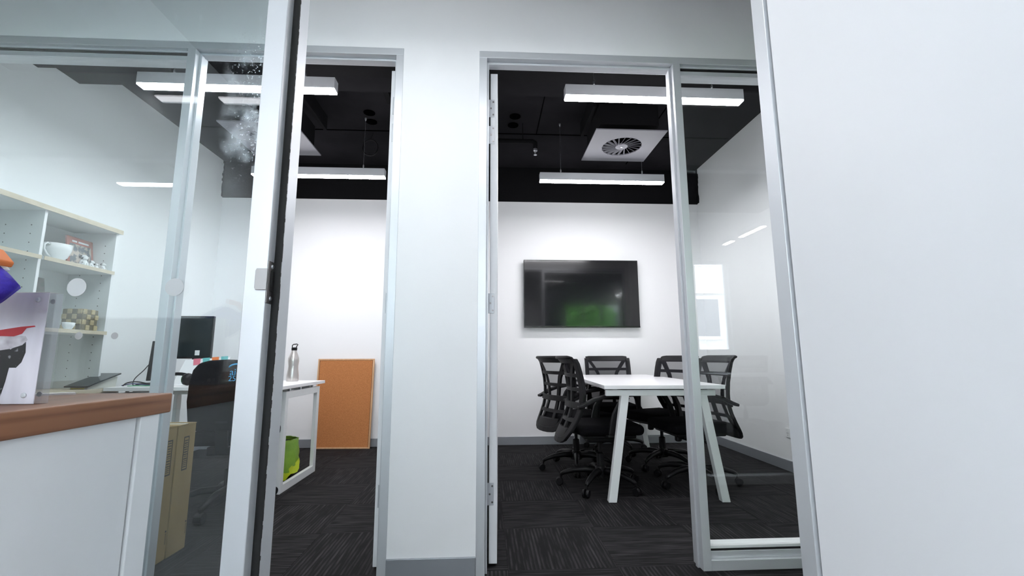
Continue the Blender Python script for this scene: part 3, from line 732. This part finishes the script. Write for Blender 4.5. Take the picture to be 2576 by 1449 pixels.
# ------------------------------------------------------------------ cartons inside the left doorway
def carton(label, x1, y0, y1, flap):
    t = thing('carton', label, 'box', (x1, (y0+y1)/2, 0), 0, 'cartons on the floor behind the cabinet'); hy = (y1-y0)/2-.001
    B(-.36, -hy, 0, 0, hy, .612).build('carton_body', 'cardboard', t, bevel=.003)
    B(-.36, -hy, .6125, .001, .0-.002, .617).build('top_flap', 'cardboard', t)
    MB().prism([(0.002, .6125), (hy, .6125), (hy, .616), (0.002, .622)], lambda u, v, x: (x, u, v), -.36, .001).build('top_flap', 'cardboard', t)
    B(-.36, -.022, .6175, .0005, .022, .6185).build('sealing_tape', 'pale_plastic', t)
    p = MB(); yc, a, z0, z1 = (.0 if flap else .022), .020, .39, .555
    for q in ((yc-a, z0, yc+a, z0+.006), (yc-a, z1-.006, yc+a, z1), (yc-a, z0, yc-a+.004, z1), (yc+a-.004, z0, yc+a, z1)): p.box(.0002, q[0], q[1], .0012, q[2], q[3])
    z = z0+.014
    while z < z1-.014:
        h = random.choice((.005, .007, .009)); wdt = random.uniform(.010, .014); p.box(.0002, yc-wdt, z, .0012, yc+wdt, z+h*.6); z += h+.004
    p.box(.0002, hy-.012, .07, .0010, hy-.010, .12); p.box(.0002, hy-.016, .125, .0010, hy-.008, .133)
    p.build('printed_marks', 'print_black', t)
carton('tall brown carton with printed marks, nearer of the pair', -1.533, 2.292, 2.430, 0)
carton('tall brown carton with printed marks, farther of the pair', -1.530, 2.433, 2.573, 1)

# ------------------------------------------------------------------ credenza and hutch along the left wall
XF = -2.70
cr = thing('credenza', 'low credenza with beige wooden top along the left wall', 'cabinet', (XL+.002, 2.28, 0))
B(0, 0, .715, .385, 1.27, .745).build('worktop', 'edge_beige', cr, bevel=.002)
B(0, .02, 0, .36, 1.25, .715).build('carcass', 'carcass', cr)
for k in range(2):
    d = B(.36, .03+.61*k, .06, .378, .62+.61*k, .705).build('cabinet_door', 'white_lam', cr, bevel=.002)
    B(.378, .55+.61*k if k == 0 else .05+.61*k, .45, .39, .57+.61*k if k == 0 else .07+.61*k, .60).build('handle', 'zinc', d)
hu = thing('bookshelf', 'tall open bookshelf with beige shelf edges on the credenza', 'shelf', (XL+.002, 2.28, .745))
DP = XF-XL-.002
B(0, 0, 0, .012, 1.14, 1.11).build('back_panel', 'carcass', hu)
for y in (0, .575, 1.122):
    nm = 'side_panel' if y != .575 else 'divider'
    pz = B(.012, y, 0, DP-.022, y+.018, 1.11).build(nm, 'carcass', hu)
    B(DP-.022, y, 0, DP-.020, y+.018, 1.11).build('edge_strip', 'white_lam', pz)
def shelf(z, y0, y1, t=.022):
    pz = B(.012, y0, z, DP-.003, y1, z+t).build('shelf_board', 'carcass', hu)
    B(DP-.003, y0, z-.001, DP, y1, z+t+.001).build('edge_strip', 'edge_beige', pz)
tp = B(0, -.01, 1.11, DP-.003, 1.155, 1.138).build('top_board', 'carcass', hu); B(DP-.003, -.01, 1.109, DP+.001, 1.155, 1.139).build('edge_strip', 'edge_beige', tp)
for (a, b) in ((.018, .575), (.593, 1.122)):
    shelf(.803, a, b); shelf(.370, a, b)
ph = MB()
for zk in range(18):
    for xx in (.09, .24):
        for (y, s) in ((1.1215, -1), (.575, -1)): ph.box(xx-.003, y+s*.0008, .08+zk*.055-.003, xx+.003, y, .08+zk*.055+.003)
pob = ph.build('peg_holes', 'print_black', hu); pob['kind'] = 'stuff'

ZS1, ZS2 = .745+.826, .745+.393
cu = thing('tea_cup', 'large white tea cup on the upper shelf', 'cup', (-2.82, 3.07, ZS1)); cu.scale = (1.12, 1.12, 1.12)
MB().lathe([(.028, 0), (.032, .004), (.034, .010), (.052, .03), (.066, .07), (.070, .105), (.067, .105), (.062, .07), (.048, .034), (.005, .016)], (0, 0, 0), 32).build('cup_body', 'ceramic', cu, smooth=True)
MB().tube([(.02, -.064, .092), (.025, -.085, .098), (.025, -.10, .085), (.02, -.095, .06), (.02, -.075, .035), (.015, -.05, .026)], .005, 8).build('handle', 'ceramic', cu, smooth=True)
bk = thing('picture_book', 'red edged picture book standing on the upper shelf behind small figurines', 'book', (-2.838, 3.287, ZS1)); bk.rotation_euler = (0, math.radians(-8), math.radians(3))
B(-.012, -.11, 0, 0, .11, .215).build('cover', 'book_red', bk, bevel=.002)
B(0, -.09, .03, .0008, .09, .165).build('cover_picture', 'book_print', bk)
for (a, b) in ((-.070, -.030), (-.018, .070)): B(0, a, .178, .001, b, .190).build('printed_title', 'paper', bk)
def dog(k, y, x, s, rz):
    t = thing('dog_figurine', ('white spotted dog figurine beside the tea cup', 'tallest white spotted dog figurine on the shelf', 'small white spotted dog figurine in the middle of the row', 'tiny white spotted dog figurine second from the shelf end', 'white spotted dog figurine nearest the shelf end')[k], 'figurine', (x, y, ZS1), rz, 'dog figurines on the upper shelf')
    b = MB(); b.lathe([(.004, 0), (.014, .004), (.016, .016), (.012, .030), (.007, .040)], (0, 0, 0), 14)
    for q in (-1, 1): b.tube([(.013, q*.007, .022), (.016, q*.007, .0)], [.004, .0045], 8)
    b.tube([(-.013, 0, .006), (-.024, .004, .012)], [.003, .0015], 6)
    o = b.build('body', 'ceramic', t, smooth=True)
    h = MB().tube([(-.010, 0, .046), (-.004, 0, .047), (.006, 0, .046), (.014, 0, .043), (.019, 0, .042)], [.004, .0115, .0115, .007, .004], 12).build('head', 'ceramic', t, smooth=True)
    for q in (-1, 1): MB().tube([(-.002, q*.010, .053), (-.004, q*.015, .046), (-.003, q*.015, .039)], [.003, .005, .003], 8).build('ear', 'spot_black', h, smooth=True)
    for (a, z, r) in ((.3, .014, .0155), (1.9, .022, .0145), (-1.2, .02, .015), (2.9, .01, .0155)): 
        MB().tube([(r*math.cos(a)*.9, r*math.sin(a)*.9, z), (r*math.cos(a)*1.03, r*math.sin(a)*1.03, z)], .003, 8).build('spot', 'spot_black', o)
    t.scale = (s, s, s)
for k, (y, x, s) in enumerate(((3.19, -2.735, 1.1), (3.235, -2.785, 1.5), (3.27, -2.76, .95), (3.32, -2.765, .75), (3.375, -2.765, 1.0))): dog(k, y, x, s, math.radians(-20+25*(k % 3)))
ft = thing('photo_stand', 'dark leaning photo stand on the middle shelf behind the divider', 'picture', (-2.80, 3.01, ZS2+.0)); ft.rotation_euler = (0, math.radians(-10), 0)
B(-.008, -.07, 0, 0, .05, .33).build('panel', 'photo_dark', ft, bevel=.002); B(0, -.06, .02, .001, .04, .31).build('picture', 'photo_dark', ft)
bs_ = thing('woven_basket', 'square woven basket in olive and straw on the lower shelf', 'basket', (-2.80, 3.29, ZS2), math.radians(4))
B(-.062, -.07, 0, .062, .07, .145).build('basket_body', 'wicker_dark', bs_, bevel=.006)
for i in range(4):
    for j in range(4):
        if (i+j) % 2: B(.060, -.07+.035*j+.001, .003+.036*i, .068, -.07+.035*j+.034, .037+.036*i).build('weave_strip', 'wicker_light', bs_, bevel=.004)
        if (i+j) % 2: B(-.062+.031*j+.001, .068, .003+.036*i, -.062+.031*j+.030, .076, .037+.036*i).build('weave_strip', 'wicker_light', bs_, bevel=.004)
        else: B(-.062+.031*j+.001, -.076, .003+.036*i, -.062+.031*j+.030, -.068, .037+.036*i).build('weave_strip', 'wicker_light', bs_, bevel=.004)
bo = thing('small_bowl', 'small white slanted bowl in front of the woven basket', 'bowl', (-2.737, 3.135, ZS2))
MB().lathe([(.018, 0), (.020, .002), (.030, .022), (.034, .044), (.031, .044), (.026, .022), (.003, .006)], (0, 0, 0), 28).build('bowl_body', 'ceramic', bo, smooth=True)
bo.rotation_euler = (math.radians(-3), 0, 0)
tt = thing('desk_phone', 'tablet-like desk phone with dark tilted screen on the credenza', 'phone', (-2.712, 3.235, .745), math.radians(-4))
MB().prism([(.012, 0), (.225, 0), (.235, .075), (.20, .080), (.012, .012)], lambda u, v, t: (t, u, v), -.060, .060).build('wedge_base', 'pale_plastic', tt, bevel=.003)
MB().prism([(-.012, .014), (.242, .092), (.239, .101), (-.015, .023)], lambda u, v, t: (t, u, v), -.078, .078).build('screen', 'tablet', tt, bevel=.002)
B(-.050, .008, .002, .040, .012, .010).build('front_strip', 'yellow', tt)

# ------------------------------------------------------------------ near cabinet
nc = thing('side_cabinet', 'white cabinet with thick walnut top beside the camera', 'cabinet', (-.549, -.55, 0))
B(-.60, 0, .857, 0, 1.398, .890).build('worktop', 'walnut', nc, bevel=.003, seg=3)
B(-.59, .01, 0, -.008, 1.33, .857).build('cabinet_body', 'white_lam', nc, bevel=.001)
B(-.59, 1.334, 0, -.004, 1.376, .857).build('end_panel', 'white_lam', nc, bevel=.001)

# clear block picture frame
af = thing('acrylic_frame', 'clear acrylic block picture frame on the walnut cabinet top', 'picture frame', (-.596, .650, .890), math.radians(-2))
B(-.30, 0, 0, 0, .0088, .150).build('front_plate', 'glass_clear', af, bevel=.0008)
B(-.30, .0102, 0, 0, .019, .150).build('back_plate', 'acrylic', af, bevel=.0008)
pp = B(-.299, -.0008, .001, -.0004, -.0001, .149).build('photo_print', 'backdrop', af)
def patch(poly, m_, k): MB().prism(poly, lambda u, v, t: (u+.004, t, v), -.0010-.0001*k, -.0007).build('printed_shape', m_, pp)
patch([(-.20, .078), (-.06, .0985), (-.035, .1025), (-.018, .104), (-.0165, .1025), (-.028, .1005), (-.033, .093), (-.043, .0895), (-.06, .090), (-.20, .062)], 'cap_red', 2)
patch([(-.20, .065), (-.06, .091), (-.040, .0905), (-.028, .090), (-.0245, .085), (-.030, .078), (-.045, .073), (-.20, .05)], 'skin_grey', 1)
patch([(-.20, .066), (-.055, .080), (-.045, .072), (-.036, .078), (-.026, .082), (-.0245, .068), (-.028, .055), (-.034, .048), (-.043, .048), (-.045, .030), (-.050, .003), (-.20, .003)], 'coat_black', 0)
patch([(-.053, .018), (-.0505, .019), (-.0515, .008), (-.054, .008)], 'paper', 3)
for (x, z) in ((-.014, .139), (-.014, .012), (-.286, .139), (-.286, .012)):
    MB().lathe([(.0022, -.0030), (.0034, -.0022), (.0034, 0)], (x, 0, z), 16, 'y').build('bolt', 'hinge_grey', af)
    MB().lathe([(.0034, 0), (.0034, .0014), (.0022, .0022)], (x, .019, z), 16, 'y').build('bolt', 'hinge_grey', af)
# crumpled violet cloth ornament
vc = thing('cloth_ornament', 'violet cloth ornament with orange tip in front of the acrylic frame', 'ornament', (-.634, .585, .890))
rg = []; vb = MB()
prof = [(.003, .108), (.020, .118), (.037, .132), (.052, .150), (.041, .163), (.029, .174), (.014, .183), (.004, .188)]
n = 26
for i, (r, z) in enumerate(prof):
    for k in range(n):
        a = 2*PI*k/n; q = r*(1+.10*math.cos(5*a)+.05*math.sin(9*a+i*.6)+random.uniform(-.03, .03)); vb.v.append(Vector((q*math.cos(a), q*math.sin(a)*.8, z+random.uniform(-.001, .001))))
for i in range(len(prof)-1):
    for k in range(n): vb.f.append([i*n+k, i*n+(k+1) % n, (i+1)*n+(k+1) % n, (i+1)*n+k])
vb.f.append(list(range(n))); vb.f.append([(len(prof)-1)*n+k for k in range(n)])
vb.build('cloth_body', 'violet', vc, smooth=True)
MB().tube([(0, 0, 0), (0, 0, .125)], .004, 8).build('stem', 'pale_plastic', vc)
MB().lathe([(.026, 0), (.028, .004), (.010, .009)], (0, 0, 0), 20).build('foot', 'pale_plastic', vc)
MB().prism([(-.015, .176), (.010, .171), (.022, .1615), (.026, .164), (.012, .178), (-.015, .184)], lambda u, v, t: (u+.010, t, v+.006), -.012, .012).build('white_band', 'paper', vc, bevel=.002)
MB().prism([(-.01, .183), (.012, .178), (.026, .165), (.029, .172), (.014, .188), (-.01, .196)], lambda u, v, t: (u+.012, t, v+.007), -.010, .010).build('orange_tip', 'orange', vc, bevel=.002)
pc = MB().prism([(-.06, -.02), (.02, .022), (.035, .008), (-.04, -.036)], lambda u, v, t: (u, v, t), 0, .003).build('paper_card', 'paper'); pc.location = (-.725, .815, .890)
tag(pc, 'small white paper card lying on the walnut cabinet top', 'card')

# ------------------------------------------------------------------ outside, seen in reflections
gr = B(-30, -40, -6.2, 30, NY-.16, -6.0).build('floor_outside', 'ground'); struct(gr, 'street outside the windows')
bd = thing('building', 'pale stone building across the street, mirrored in the meeting room glass', 'building', (4, -16, -6))
B(-14, -6, 0, 14, 0, 16).build('wall', 'stone', bd)
for fl_ in range(4):
    B(-14, 0, 3.0+3.4*fl_, 14, .25, 3.2+3.4*fl_).build('string_course', 'stone', bd)
    for k in range(9):
        x = -12+3*k; wf = B(x-.75, -.02, .9+3.4*fl_, x+.75, .12, 2.9+3.4*fl_).build('window', 'paper', bd); B(x-.6, .05, 1.05+3.4*fl_, x+.6, .14, 2.75+3.4*fl_).build('pane', 'far_pane', wf)
def tree(label, x, y, hgt, rad, sd):
    rnd = random.Random(sd); t = thing('tree', label, 'tree', (x, y, -6))
    MB().tube([(0, 0, 0), (.1, .05, hgt*.4), (0, .1, hgt*.75)], [.25, .18, .08], 10).build('trunk', 'bark', t, smooth=True)
    m = MB()
    for k in range(1500):
        while True:
            p = Vector((rnd.uniform(-1, 1), rnd.uniform(-1, 1), rnd.uniform(-1, 1)))
            if .3 < p.length < 1: break
        c = Vector((p.x*rad, p.y*rad, hgt*.72+p.z*rad*1.15)); a = Vector((rnd.uniform(-1, 1), rnd.uniform(-1, 1), rnd.uniform(-1, 1))).normalized(); b = a.orthogonal().normalized(); s = rnd.uniform(.12, .26)
        n = len(m.v); m.v += [c-a*s, c+b*s*.6, c+a*s, c-b*s*.6]; m.f.append([n, n+1, n+2, n+3])
    o = m.build('foliage', 'leaf', t); o['kind'] = 'stuff'
tree('leafy green street tree outside the right hand windows', 3.3, -6.6, 11.0, 1.5, 1)
dn = thing('desk', 'white desk behind the camera at the right, mirrored in the meeting room glass', 'desk', (3.45, -1.1, 0))
B(-.75, -.35, .715, .75, .35, .74).build('desktop', 'table_white', dn, bevel=.002)
for sx in (-1, 1):
    for sy in (-1, 1): B(sx*.7-.025, sy*.3-.025, 0, sx*.7+.025, sy*.3+.025, .715).build('leg', 'white_powder', dn)
